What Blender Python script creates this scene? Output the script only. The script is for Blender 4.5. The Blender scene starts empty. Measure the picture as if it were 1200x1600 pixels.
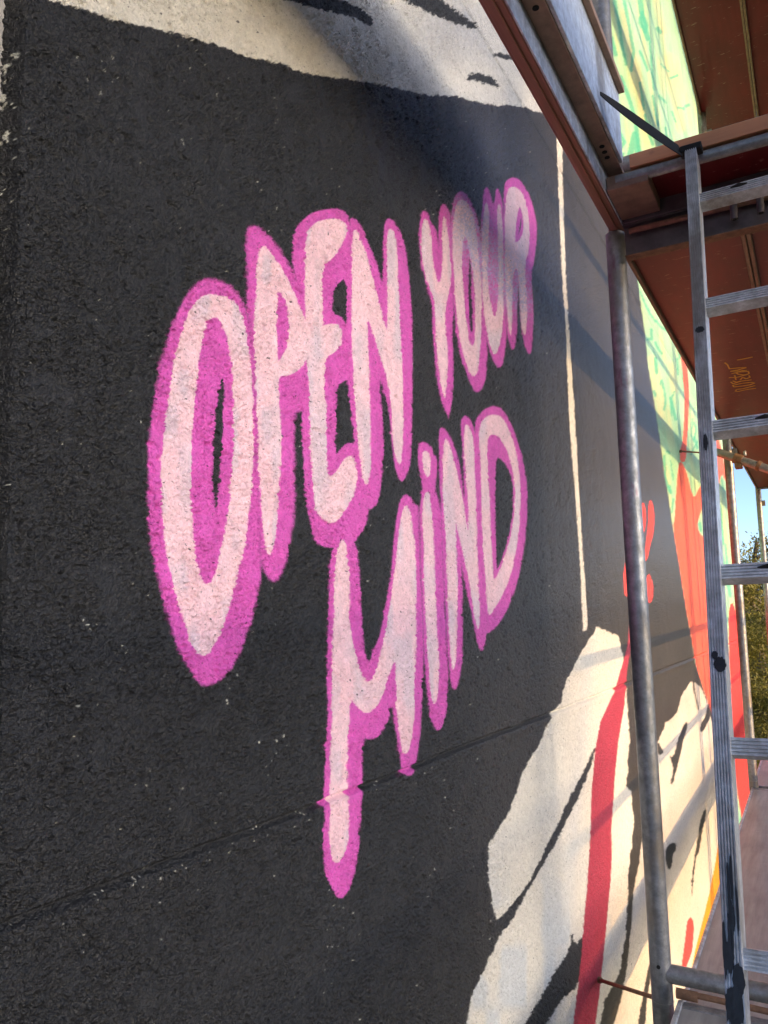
import bpy, math, random
import numpy as np
from mathutils import Vector, Matrix, Euler
random.seed(7)
S = bpy.context.scene
C = S.collection

# ------------------------------------------------------------------ camera, sky, sun
ZC = 5.30                       # eye height above the ground (standing on the second scaffold lift)
F = 1200.0                      # focal length in pixels of the 1200 x 1600 photograph
def nrm(v):
    v = np.array(v, float); return v / np.linalg.norm(v)
Zc = nrm((-238, 10046, -1200)); Xc = np.array((676, -147, -1200.0)); Xc = nrm(Xc - Xc.dot(Zc) * Zc); Yc = np.cross(Zc, Xc)
RC = np.stack([Xc, Yc, Zc], 1)  # world -> camera axes; X runs along the wall, Y points into the wall, Z up
cam = bpy.data.cameras.new('camera'); co = bpy.data.objects.new('camera', cam); C.objects.link(co)
co.matrix_world = Matrix.Translation((0, 0, ZC)) @ Matrix(RC.T.tolist()).to_4x4()
cam.sensor_fit = 'VERTICAL'; cam.sensor_height = 36.0; cam.lens = 36.0 * F / 1600.0
cam.clip_start = 0.02; cam.clip_end = 3000
S.camera = co
SUN_DIR = nrm((-0.10, -1.0, 0.172))          # from the scene towards the sun
sun_el = math.asin(SUN_DIR[2])
w = bpy.data.worlds.new('World'); S.world = w; w.use_nodes = True
nt = w.node_tree; nt.nodes.clear()
sky = nt.nodes.new('ShaderNodeTexSky'); sky.sky_type = 'NISHITA'; sky.sun_disc = False
sky.sun_elevation = sun_el; sky.sun_rotation = math.atan2(SUN_DIR[0], SUN_DIR[1])
sky.altitude = 200; sky.air_density = 0.43; sky.dust_density = 1.3; sky.ozone_density = 1.2
bg = nt.nodes.new('ShaderNodeBackground'); bg.inputs[1].default_value = 0.15
wo = nt.nodes.new('ShaderNodeOutputWorld')
nt.links.new(sky.outputs[0], bg.inputs[0]); nt.links.new(bg.outputs[0], wo.inputs[0])
sl = bpy.data.lights.new('sun', 'SUN'); sl.energy = 1.6; sl.angle = math.radians(0.5); sl.color = (1.0, 0.59, 0.23)
so = bpy.data.objects.new('sun', sl); C.objects.link(so); so.location = (0, -20, 20)
so.rotation_euler = Vector(SUN_DIR.tolist()).to_track_quat('Z', 'Y').to_euler()
S.view_settings.view_transform = 'Standard'; S.view_settings.look = 'None'
S.view_settings.exposure = 1.6; S.view_settings.gamma = 1.0; S.view_settings.use_curve_mapping = False
S.render.engine = 'CYCLES'

# ------------------------------------------------------------------ helpers
def ray(x, y):
    return RC.T @ np.array((x - 600.0, 800.0 - y, -F))
def onY(x, y, Y):
    r = ray(x, y); p = r * (Y / r[1]); return Vector((p[0], p[1], p[2] + ZC))
def onX(x, y, X):
    r = ray(x, y); p = r * (X / r[0]); return Vector((p[0], p[1], p[2] + ZC))
def onZ(x, y, z):
    r = ray(x, y); p = r * (z / r[2]); return Vector((p[0], p[1], p[2] + ZC))
def lin(r, g, b):
    f = lambda c: (c / 255 / 12.92) if c / 255 <= 0.04045 else ((c / 255 + 0.055) / 1.055) ** 2.4
    return (f(r), f(g), f(b))
def tag(o, label=None, cat=None, group=None, kind=None):
    if label: o['label'] = label
    if cat: o['category'] = cat
    if group: o['group'] = group
    if kind: o['kind'] = kind
    return o
def link(o, parent=None):
    C.objects.link(o)
    if parent is not None: o.parent = parent
    return o
def thing(name, label, cat, loc=(0, 0, 0), group=None, rot=(0, 0, 0)):
    o = bpy.data.objects.new(name, None); C.objects.link(o); o.location = loc; o.rotation_euler = rot
    o.empty_display_size = 0.1
    return tag(o, label, cat, group)
class MB:
    def __init__(s): s.v = []; s.f = []; s.m = []
    def add(s, V, Fs, mi=0):
        n = len(s.v); s.v += [tuple(p) for p in V]; s.f += [tuple(i + n for i in f) for f in Fs]; s.m += [mi] * len(Fs)
    def box(s, a, b, ch=0.0, mi=0):
        x0, y0, z0 = a; x1, y1, z1 = b
        if ch <= 0:
            V = [(x, y, z) for x in (x0, x1) for y in (y0, y1) for z in (z0, z1)]
            s.add(V, [(0, 1, 3, 2), (4, 6, 7, 5), (0, 4, 5, 1), (2, 3, 7, 6), (0, 2, 6, 4), (1, 5, 7, 3)], mi); return s
        c = ch; P = []
        for x, sx in ((x0, 1), (x1, -1)):
            for y, sy in ((y0, 1), (y1, -1)):
                for z, sz in ((z0, 1), (z1, -1)):
                    P += [(x + sx * c, y + sy * c, z), (x + sx * c, y, z + sz * c), (x, y + sy * c, z + sz * c)]
        import bmesh
        bm = bmesh.new(); vs = [bm.verts.new(p) for p in P]; bmesh.ops.convex_hull(bm, input=vs)
        bm.verts.index_update()
        s.add([v.co[:] for v in bm.verts], [[v.index for v in f.verts] for f in bm.faces], mi); bm.free(); return s
    def tube(s, a, b, r, n=14, r2=None, cap=True, mi=0, thick=0.0):
        a = Vector(a); b = Vector(b); d = (b - a).normalized(); r2 = r if r2 is None else r2
        u = d.orthogonal().normalized(); v = d.cross(u)
        V = []; Fs = []
        for p, rr in ((a, r), (b, r2)):
            for i in range(n):
                t = 2 * math.pi * i / n; V.append(p + u * math.cos(t) * rr + v * math.sin(t) * rr)
        for i in range(n): j = (i + 1) % n; Fs.append((i, j, n + j, n + i))
        if cap: Fs += [tuple(reversed(range(n))), tuple(range(n, 2 * n))]
        s.add(V, Fs, mi); return s
    def path(s, pts, rad, n=8, mi=0):
        pts = [Vector(p) for p in pts]; V = []; Fs = []
        for k, p in enumerate(pts):
            d = (pts[min(k + 1, len(pts) - 1)] - pts[max(k - 1, 0)]).normalized()
            ref = Vector((0, 0, 1)) if abs(d.z) < 0.9 else Vector((1, 0, 0))
            u = d.cross(ref).normalized(); v = d.cross(u)
            r = rad[k] if hasattr(rad, '__len__') else rad
            for i in range(n):
                t = 2 * math.pi * i / n; V.append(p + u * math.cos(t) * r + v * math.sin(t) * r)
        for k in range(len(pts) - 1):
            for i in range(n):
                j = (i + 1) % n; Fs.append((k * n + i, k * n + j, (k + 1) * n + j, (k + 1) * n + i))
        Fs += [tuple(reversed(range(n))), tuple(range((len(pts) - 1) * n, len(pts) * n))]
        s.add(V, Fs, mi); return s
    def mesh(s, name, mats, smooth=False):
        me = bpy.data.meshes.new(name); me.from_pydata(s.v, [], s.f)
        if not isinstance(mats, (list, tuple)): mats = [mats]
        for m in mats: me.materials.append(m)
        for p, mi in zip(me.polygons, s.m): p.material_index = mi
        if smooth: me.shade_smooth() if hasattr(me, 'shade_smooth') else None
        me.update(); return me
    def build(s, name, mats, parent=None, smooth=False, loc=None):
        import bmesh
        me = s.mesh(name, mats, False)
        bm = bmesh.new(); bm.from_mesh(me); bmesh.ops.recalc_face_normals(bm, faces=bm.faces)
        if smooth:
            for f in bm.faces: f.smooth = len(f.verts) <= 4
            for e in bm.edges:
                if len(e.link_faces) == 2 and e.calc_face_angle(0) > 0.7: e.smooth = False
        bm.to_mesh(me); bm.free()
        o = bpy.data.objects.new(name, me); link(o, parent)
        if loc is not None: o.location = loc
        return o
def copy_tree(o, parent=None):
    c = o.copy(); C.objects.link(c); c.parent = parent
    for ch in [q for q in o.children]: copy_tree(ch, c)
    return c

# ------------------------------------------------------------------ materials
class N:
    def __init__(s, name):
        s.m = bpy.data.materials.new(name); s.m.use_nodes = True; s.t = s.m.node_tree
        s.b = s.t.nodes['Principled BSDF']
    def n(s, typ, **k):
        q = s.t.nodes.new(typ)
        for a, b in k.items():
            if a.startswith('i_'): q.inputs[a[2:].replace('_', ' ')].default_value = b
            else: setattr(q, a, b)
        return q
    def l(s, a, b): s.t.links.new(a, b)
    def coord(s, scale=(1, 1, 1), world=False):
        tc = s.n('ShaderNodeNewGeometry').outputs['Position'] if world else s.n('ShaderNodeTexCoord').outputs['Object']
        mp = s.n('ShaderNodeMapping'); mp.inputs['Scale'].default_value = scale; s.l(tc, mp.inputs['Vector']); return mp.outputs[0]
    def noise(s, vec, scale, detail=4, rough=0.55):
        q = s.n('ShaderNodeTexNoise'); q.inputs['Scale'].default_value = scale; q.inputs['Detail'].default_value = detail
        q.inputs['Roughness'].default_value = rough; s.l(vec, q.inputs['Vector']); return q.outputs[0]
    def ramp(s, fac, stops):
        q = s.n('ShaderNodeValToRGB'); s.l(fac, q.inputs[0]); e = q.color_ramp.elements
        while len(e) < len(stops): e.new(0.5)
        for k, (p, c) in enumerate(stops):
            e[k].position = p; e[k].color = (c[0], c[1], c[2], 1) if hasattr(c, '__len__') else (c, c, c, 1)
        return q.outputs[0]
    def mix(s, fac, a, b, mode='MIX'):
        q = s.n('ShaderNodeMix'); q.data_type = 'RGBA'; q.blend_type = mode
        for sock, val in ((q.inputs[0], fac), (q.inputs[6], a), (q.inputs[7], b)):
            if hasattr(val, 'links'): s.l(val, sock)
            elif hasattr(val, '__len__'): sock.default_value = (val[0], val[1], val[2], 1)
            else: sock.default_value = val
        return q.outputs[2]
    def bump(s, h, dist, strength=1.0, normal=None):
        q = s.n('ShaderNodeBump'); q.inputs['Distance'].default_value = dist; q.inputs['Strength'].default_value = strength
        s.l(h, q.inputs['Height'])
        if normal is not None: s.l(normal, q.inputs['Normal'])
        return q.outputs[0]
    def out(s, col=None, rough=None, normal=None, metal=None, spec=None):
        for sock, v in (('Base Color', col), ('Roughness', rough), ('Metallic', metal), ('Specular IOR Level', spec)):
            if v is None: continue
            if hasattr(v, 'links'): s.l(v, s.b.inputs[sock])
            elif hasattr(v, '__len__'): s.b.inputs[sock].default_value = (v[0], v[1], v[2], 1)
            else: s.b.inputs[sock].default_value = v
        if normal is not None: s.l(normal, s.b.inputs['Normal'])
        return s.m

def mat_paint():
    m = N('painted render')
    at = m.n('ShaderNodeAttribute'); at.attribute_name = 'paint'
    ar = m.n('ShaderNodeAttribute'); ar.attribute_name = 'gloss'
    p = m.coord()
    fine = m.noise(p, 480, 2, 0.6); mid = m.noise(p, 165, 3, 0.7); big = m.noise(p, 2.2, 4, 0.6)
    add = m.n('ShaderNodeMath', operation='MULTIPLY_ADD'); m.l(fine, add.inputs[0]); add.inputs[1].default_value = 0.45; m.l(mid, add.inputs[2])
    tone = m.ramp(big, [(0.3, 0.9), (0.7, 1.08)])
    col = m.mix(1.0, at.outputs['Color'], tone, 'MULTIPLY')
    g = m.ramp(m.noise(p, 60, 3), [(0.35, 0.92), (0.65, 1.07)])
    col = m.mix(1.0, col, g, 'MULTIPLY')
    bw = m.n('ShaderNodeRGBToBW'); m.l(at.outputs['Color'], bw.inputs[0])
    dk = m.ramp(bw.outputs[0], [(0.035, 1.0), (0.22, 0.16)])
    gr = m.ramp(m.noise(m.coord((1, 1, 1.15)), 330, 3, 0.7), [(0.34, 0.40), (0.50, 0.95), (0.66, 1.75)])
    gm = m.mix(dk, (1.0, 1.0, 1.0), gr)
    col = m.mix(1.0, col, gm, 'MULTIPLY')
    # pin holes in the render: unsprayed spots, with recess shade painted dark
    ph = m.noise(p, 230, 2, 0.5); ph2 = m.noise(m.coord((1, 1, 1.6)), 95, 2, 0.5)
    pm = m.mix(1.0, m.ramp(ph, [(0.68, 0.0), (0.71, 0.5)]), m.ramp(ph2, [(0.71, 0.0), (0.735, 0.8)]), 'LIGHTEN')
    col = m.mix(pm, col, (0.006, 0.006, 0.007))
    return m.out(col, ar.outputs['Fac'], m.bump(add.outputs[0], 0.0058, 1.0), spec=0.55)
def mat_galv(name='galvanised steel', base=(0.30, 0.31, 0.32), metal=0.55, tint=None):
    m = N(name); p = m.coord(); ws = m.coord((1, 1, 0.35))
    n1 = m.noise(p, 38, 5, 0.7); n2 = m.noise(ws, 9, 5, 0.65); n3 = m.noise(p, 260, 2)
    b = base
    col = m.ramp(n1, [(0.32, [c * 0.62 for c in b]), (0.55, b), (0.75, [min(1, c * 1.45) for c in b])])
    col = m.mix(m.ramp(n2, [(0.52, 0.0), (0.66, 0.75)]), col, (0.20, 0.17, 0.14))
    if tint: col = m.mix(m.ramp(m.noise(ws, 14, 4, 0.7), [(0.60, 0.0), (0.66, 0.55)]), col, tint)
    r = m.ramp(n1, [(0.3, 0.55), (0.7, 0.30)])
    return m.out(col, r, m.bump(n3, 0.0008, 0.5, m.bump(n1, 0.003, 0.35)), metal)
def mat_ply(name, c0, c1, fleck, fleckc, stretch=(3, 30, 30)):
    m = N(name); p = m.coord(stretch); q = m.coord()
    n1 = m.noise(p, 1.3, 6, 0.65); n2 = m.noise(q, 3.0, 4); n3 = m.noise(m.coord((14, 5, 5)), 4.0, 5, 0.7)
    col = m.ramp(n1, [(0.3, c0), (0.7, c1)])
    col = m.mix(m.ramp(n2, [(0.4, 0.0), (0.7, 0.5)]), col, [c * 0.45 for c in c0])
    col = m.mix(m.ramp(n3, [(fleck, 0.0), (fleck + 0.025, 0.85)]), col, fleckc)
    sc = m.noise(m.coord((60, 5, 5)), 2.0, 3, 0.5)
    col = m.mix(m.ramp(sc, [(0.70, 0.0), (0.73, 0.6)]), col, fleckc)
    return m.out(col, 0.42, m.bump(n1, 0.002, 0.5))
def mat_plain(name, col, rough=0.6, metal=0.0, bump=0.001, scale=60, var=0.25, spec=0.5):
    m = N(name); p = m.coord(); n = m.noise(p, scale, 5, 0.65)
    c = m.ramp(n, [(0.3, [x * (1 - var) for x in col]), (0.7, [min(1, x * (1 + var)) for x in col])])
    return m.out(c, rough, m.bump(n, bump, 0.6), metal, spec)
M = {}
M['paint'] = mat_paint()
M['galv'] = mat_galv()
M['galv_pink'] = mat_galv('galvanised steel with paint drips', (0.24, 0.25, 0.27), 0.55, (0.16, 0.05, 0.10))
M['alu'] = mat_galv('scuffed aluminium', (0.52, 0.54, 0.58), 0.45)
M['alu_blue'] = mat_galv('bright sheet aluminium', (0.60, 0.66, 0.75), 0.6)
M['ply_red'] = mat_ply('red brown film faced plywood', (0.13, 0.0045, 0.0075), (0.18, 0.009, 0.012), 0.635, (0.34, 0.21, 0.17))
M['ply_grey'] = mat_ply('worn grey plywood deck', (0.235, 0.23, 0.222), (0.41, 0.40, 0.39), 0.66, (0.5, 0.48, 0.46))
M['wood'] = mat_ply('red brown timber rail', (0.26, 0.105, 0.065), (0.40, 0.17, 0.11), 0.72, (0.12, 0.05, 0.04), (2, 40, 40))
M['orange_edge'] = mat_ply('bare plywood edge', (0.50, 0.20, 0.09), (0.62, 0.27, 0.12), 0.72, (0.3, 0.12, 0.06), (30, 3, 60))
M['brown_steel'] = mat_plain('brown steel flange', (0.27, 0.17, 0.12), 0.5, 0.3, 0.001, 25, 0.3)
M['dark_steel'] = mat_plain('dark steel web', (0.10, 0.085, 0.09), 0.5, 0.4, 0.001, 25, 0.35)
M['rust'] = mat_plain('rusty steel', (0.22, 0.12, 0.07), 0.75, 0.2, 0.002, 50, 0.4)
M['strap'] = mat_plain('black webbing', (0.006, 0.006, 0.007), 0.85, 0, 0.0006, 500, 0.3)
M['stencil'] = mat_plain('yellow stencil paint', (0.90, 0.52, 0.10), 0.6, 0, 0.0003, 80, 0.3)
M['hole'] = mat_plain('dark hole', (0.008, 0.008, 0.008), 0.9)
M['concrete'] = mat_plain('grey concrete', (0.30, 0.29, 0.28), 0.85, 0, 0.003, 12, 0.2)
M['black_paint'] = mat_plain('black paint drips', (0.012, 0.012, 0.015), 0.3, 0, 0.001, 90, 0.3)

# ------------------------------------------------------------------ the mural: outlines in wall coordinates
D = 0.65            # wall plane, metres from the eye
def P(s):           # 'x,y x,y' -> array
    return np.array([[float(a) for a in t.split(',')] for t in s.split()])
def chaikin(p, it):
    for _ in range(it):
        q = np.roll(p, -1, 0); p = np.stack([p * .75 + q * .25, p * .25 + q * .75], 1).reshape(-1, 2)
    return p
PINK = lin(218, 90, 186); LIGHT = lin(246, 206, 216); BLACK = (0.0135, 0.0140, 0.0165); WHITE = lin(226, 220, 208)
BROWN = (0.030, 0.027, 0.026); CRIM = lin(176, 44, 72); PETAL = lin(240, 66, 66); GREEN = lin(164, 214, 182)
CORAL = lin(236, 98, 74); RED = lin(244, 52, 52); AMBER = lin(250, 158, 14); CREAM = lin(216, 208, 198); MINT = lin(60, 180, 150)
LET = [
('O', 'pink outlined letter O of OPEN, the largest and leftmost letter',
 '385,484 392,520 396,556 400,620 403,700 406,800 407,860 408,892 400,940 388,988 368,1036 344,1064 320,1074 306,1060 280,1020 264,972 248,908 236,840 232,780 231,700 236,660 248,588 264,524 284,472 304,444 325,433 356,443 372,460',
 ['332,458 360,466 376,484 386,524 394,572 396,620 397,700 395,740 390,820 372,900 352,972 332,1016 320,1026 306,1020 290,980 276,932 260,868 254,800 252,720 256,680 266,604 278,540 292,492 312,464'],
 ['336,494 349,506 358,540 364,580 366,640 365,700 360,772 352,832 338,896 326,914 314,908 304,860 298,780 298,740 300,660 308,580 316,532 324,502'],
 ['350,584 351,610 349,640 347,700 344,750 338,806 333,772 332,730 333,700 334,680 340,620']),
('P', 'pink outlined letter P of OPEN, between the large O and the E',
 '385,364 388,355 394,352 408,356 428,378 444,400 459,424 478,470 482,560 482,640 471,641 459,648 461,740 460,800 456,830 448,880 436,904 428,910 418,902 409,884 406,860 402,700 400,620 396,556 388,495 386,480 385,380',
 ['412,383 424,396 440,416 456,448 468,476 478,499 482,530 480,560 476,569 468,578 452,587 435,587 437,640 440,700 439,720 434,800 428,856 421,871 414,852 408,780 404,700 402,620 399,556 397,500 400,436 405,390'],
 ['433,452 442,462 449,481 452,507 449,536 442,556 434,566 433,520'], []),
('E', 'pink outlined letter E of OPEN with round ends, beside the P',
 '459,424 458,392 460,364 472,344 488,332 512,326 534,326 543,336 546,342 550,400 550,560 554,640 558,700 562,760 570,790 577,796 576,806 570,826 560,838 556,847 518,857 503,853 494,848 486,826 478,776 474,730 472,680 472,641 476,600 476,500 470,455',
 ['479,369 481,361 489,351 500,344 522,341 534,343 541,351 543,359 539,372 530,391 517,406 504,418 504,451 504,481 505,508 511,507 522,505 532,509 536,522 534,539 524,550 507,560 507,600 510,650 510,700 513,736 517,745 522,741 532,726 540,715 548,711 554,717 558,732 558,756 552,776 538,800 528,812 520,818 510,815 498,806 493,790 489,760 486,710 484,640 481,570 478,554 478,502 477,442 477,395'],
 [], ['542,432 521,449 520,489 532,493 539,503 542,508', '544,592 526,603 526,660 524,711 530,703 540,693 548,691 554,694 552,672 549,646 546,626 544,600']),
('N', 'pink outlined letter N of OPEN, right of the E',
 '546,342 552,340 560,346 570,362 578,386 590,412 598,447 599,420 599,372 602,346 608,340 618,348 632,376 638,420 644,480 645,580 644,680 642,724 634,748 627,754 618,736 614,704 610,660 606,630 600,610 593,586 596,630 599,660 600,710 596,760 592,782 586,792 577,797 566,785 560,760 556,700 552,640 548,560 546,440',
 ['554,357 562,366 570,388 580,424 594,476 602,508 605,520 606,460 605,400 605,366 610,355 618,366 622,420 624,480 628,560 631,640 630,700 626,728 620,720 614,690 611,620 602,580 588,536 574,490 576,540 578,620 580,700 579,740 575,759 568,752 560,700 554,620 550,540 549,480 550,400 551,366'],
 [], []),
('Y', 'pink outlined letter Y of YOUR with a drip at its foot',
 '662,328 669,334 672,346 679,355 684,370 686,391 685,362 686,337 689,321 694,317 700,324 704,337 706,375 708,425 708,445 709,490 707,500 707,537 709,587 707,625 702,648 701,657 700,648 694,640 686,612 681,575 677,525 675,470 666,445 660,420 656,387 655,355 658,335',
 ['664,339 670,350 674,370 676,400 681,432 686,443 690,435 692,400 691,362 692,340 696,337 700,362 704,400 705,440 700,465 696,477 696,512 700,550 699,595 696,622 694,622 687,587 682,537 680,487 679,467 669,445 662,420 659,387 659,355'],
 [], []),
('O', 'pink outlined letter O of YOUR, with deck shade painted across its top',
 '710,307 716,300 722,298 732,306 740,322 747,345 751,365 752,425 754,475 762,545 760,587 754,607 746,614 739,607 730,587 720,557 714,525 710,490 707,445 706,400 704,357 705,332',
 ['722,310 732,317 740,337 746,375 751,425 753,475 752,520 750,550 747,580 742,589 736,585 730,572 722,545 716,512 712,475 709,425 707,375 709,337 714,317'],
 ['726,366 732,380 736,400 739,425 742,462 743,500 742,532 739,541 735,537 729,505 725,462 722,412 723,382'],
 ['734,399 736,420 737,462 739,487 738,527 734,505 732,462 732,425']),
('U', 'pink outlined letter U of YOUR, with deck shade painted across it, two sharp tips',
 '760,290 766,302 771,321 774,310 775,297 777,293 781,302 786,322 788,375 789,450 792,522 789,550 785,570 780,576 772,566 764,547 757,512 753,487 751,425 751,357 754,325 756,300',
 ['759,314 764,323 764,365 762,420 763,450 768,482 774,498 778,480 779,430 778,370 777,325 780,316 784,330 786,380 787,430 787,480 785,515 779,545 773,556 767,545 760,515 755,480 753,430 753,380 755,340'],
 [], []),
('R', 'pink outlined letter R of YOUR, the last letter of the top line',
 '791,282 800,277 810,279 820,291 829,310 835,332 839,357 837,390 834,412 830,427 831,450 834,482 833,520 831,545 827,555 821,545 816,525 812,487 810,433 809,475 808,520 805,540 801,548 796,537 792,520 789,462 787,400 786,350 787,312 788,292',
 ['800,291 810,294 819,307 825,330 828,357 826,390 822,407 820,420 822,450 824,487 822,520 819,526 815,512 812,475 811,435 807,418 802,425 800,475 800,512 798,525 796,520 792,487 790,450 789,400 789,350 790,312 794,295'],
 ['811,319 816,335 819,355 815,370 809,378 804,378 806,350'], ['814,339 815,350 812,362 810,367 811,357']),
('M', 'pink outlined letter M of MIND whose long left leg drops below the panel joint',
 '516,854 535,848 558,842 563,920 568,1003 575,1038 583,1020 595,987 608,920 615,853 620,807 625,783 633,771 643,777 649,787 655,791 656,853 660,950 662,1000 661,1067 658,1133 653,1183 647,1207 638,1213 629,1207 627,1183 622,1167 617,1133 613,1097 605,1133 593,1150 580,1156 567,1153 566,1233 563,1300 558,1350 550,1383 537,1403 528,1403 518,1387 507,1360 505,1310 507,1263 503,1256 506,1247 508,1200 512,1100 511,1060 514,940',
 ['534,840 542,852 546,900 547,980 556,1028 572,1067 584,1060 596,1020 608,960 618,880 626,808 634,786 642,800 646,832 650,853 651,953 652,1000 648,1067 647,1127 642,1167 635,1179 628,1173 622,1133 619,1067 618,1026 607,1060 592,1100 580,1113 568,1114 557,1103 547,1092 545,1133 543,1217 546,1300 540,1337 527,1351 518,1340 515,1300 516,1233 518,1133 520,1000 522,980 522,900 526,860'],
 [], []),
('i', 'pink outlined dotted letter i of MIND',
 '660,689 672,695 682,713 684,730 682,750 680,763 687,787 689,800 693,903 697,1000 700,1040 700,1083 697,1120 690,1138 684,1143 677,1133 671,1110 667,1073 663,1033 661,953 657,853 656,793 657,783 661,757 657,743 653,720 653,705 655,695',
 ['665,703 672,710 673,727 672,742 668,747 663,738 660,720 660,708', '668,767 673,777 677,820 680,903 683,987 685,1000 686,1050 684,1093 679,1102 674,1090 669,1033 665,953 662,853 660,793 663,773'],
 [], []),
('N', 'pink outlined narrow letter N of MIND, between the i and the D',
 '692,667 700,675 710,697 717,720 723,753 727,785 725,737 722,687 720,660 725,648 733,652 740,667 745,687 748,787 756,920 760,987 759,997 757,1013 752,1018 747,1007 740,973 732,937 725,903 721,878 723,920 723,953 723,1020 722,1036 717,1067 711,1080 705,1070 702,1040 698,1000 697,953 693,903 689,797 687,737 686,687 687,670',
 ['695,682 702,693 710,720 720,760 727,800 732,838 732,787 728,737 725,687 727,662 733,665 740,687 742,737 745,820 748,903 750,970 748,986 743,973 735,920 725,870 713,820 712,806 713,853 716,920 714,1003 712,1033 708,1050 705,1033 702,1000 700,937 697,853 693,787 692,720'],
 [], []),
('D', 'pink outlined letter D of MIND, the last letter of the bottom line',
 '772,634 783,638 797,657 808,687 818,720 824,760 824,803 820,853 813,893 803,927 790,960 775,980 763,990 758,987 755,920 747,787 743,683 743,657 753,643 763,636',
 ['773,647 785,652 797,673 808,710 814,753 813,803 807,860 797,903 780,940 765,964 762,953 758,903 753,820 751,720 748,677 752,660 760,650'],
 ['770,678 780,682 790,697 798,720 804,753 805,787 800,833 787,877 773,908 770,897 767,820 763,737 761,693 763,683'],
 ['775,712 787,720 797,737 802,763 801,807 793,847 782,880 776,891 775,837 774,770']),
]
BND = '880,-900 890,-120 908,-40 940,60 965,200 985,330 995,425 1002,480 1008,523 1013,573 1022,627 1033,700 1043,766 1051,822 1060,874 1066,915 1074,962 1081,1000 1086,1036 1100,1079 1112,1117 1119,1160 1125,1200 1131,1260 1136,1330 1140,1420'
# name, label, colour, outline, softness px, jitter px, smoothing, gloss
SH = [
 ('white_patch', 'off white painted area with a ragged lower edge above the lettering', WHITE,
  '-200,-60 40,-14 79,0 137,17 179,31 271,50 346,73 383,88 437,98 458,107 487,117 558,125 608,134 640,143 675,149 717,151 754,162 817,167 837,174 856,180 900,192 930,205 930,100 890,-100 880,-900 -600,-900', .8, 3.0, 0, .6),
 ('green_patch', 'pale green and yellow painted area with teal doodles', GREEN, BND + ' 1225,1500 1225,-900', .8, .4, 0, .6),
 ('coral_patch', 'coral orange painted area beside the green', CORAL,
  '1060,724 1065,721 1070,731 1075,745 1079,765 1085,779 1092,762 1098,757 1112,762 1112,775 1099,790 1092,809 1089,822 1094,835 1102,839 1118,842 1130,905 1134,960 1137,1100 1142,1220 1131,1260 1125,1200 1119,1160 1112,1117 1100,1079 1086,1036 1081,1000 1074,962 1066,915 1060,874 1051,822 1054,812 1056,775', .7, .3, 1, .6),
 ('coral_stripe', 'upright coral stripe on the green', CORAL, '1062,545 1072,561 1077,608 1076,654 1073,692 1072,722 1062,722 1063,701 1068,683 1070,608', .7, .3, 1, .6),
 ('coral_patch', 'small coral patch right of the ladder rail', CORAL, '1098,690 1114,676 1127,693 1134,742 1134,754 1127,738 1122,766 1108,764 1098,745', .7, .3, 1, .6),
 ('red_patch', 'bright red pointed painted area at the far end', RED,
  '1143,940 1148,950 1152,962 1158,985 1190,985 1195,1200 1190,1400 1170,1330 1161,1290 1152,1240 1146,1180 1141,1063 1139,1022 1138,957', .7, .3, 1, .6),
 ('cream_patch', 'cream painted area with black brush marks, half sunlit', CREAM,
  '1079,1065 1087,1067 1092,1072 1100,1084 1109,1112 1119,1148 1122,1170 1126,1206 1131,1260 1136,1330 1138,1400 1160,1560 1180,1900 900,1900 950,1660 955,1610 960,1598 967,1577 974,1543 979,1515 984,1469 988,1422 990,1390 994,1366 999,1347 1003,1309 1006,1271 1016,1230 1022,1190 1028,1160 1031,1148 1036,1142 1039,1129 1046,1126 1058,1114 1062,1097 1068,1081 1073,1075', .8, 1.5, 0, .6),
 ('amber_patch', 'amber painted wedge along the deck', AMBER, '1125,1300 1150,1280 1150,1560 1060,1700 1070,1560 1088,1478 1091,1467 1108,1397 1117,1352', .6, .3, 0, .5),
 ('red_petal', 'red rounded petal low on the cream', PETAL, '1080,1433 1084,1440 1084,1459 1082,1484 1077,1499 1072,1512 1064,1535 1064,1520 1068,1487 1071,1463 1073,1442 1076,1435', .6, .2, 1, .6),
 ('white_patch', 'large off white brush shape below the white line', WHITE,
  '932,980 944,984 956,990 966,994 973,1024 975,1060 978,1080 982,1120 984,1160 978,1228 986,1236 990,1280 987,1320 982,1360 981,1400 978,1460 968,1520 944,1564 938,1600 920,1900 650,1900 722,1650 730,1600 736,1560 748,1532 764,1500 780,1464 794,1442 776,1436 770,1412 763,1368 765,1320 776,1300 796,1268 816,1208 840,1168 862,1118 876,1096 884,1064 908,1020 924,994', .8, 2.0, 0, .6),
 ('white_line', 'thin upright off white painted line right of the lettering', WHITE,
  '869,196 878,196 879,260 881,350 885,440 892,560 898,650 906,783 912,880 918,975 917,985 911,986 907,900 900,783 890,667 887,600 884,520 878,430 874,330', .7, .8, 0, .6),
]
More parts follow.
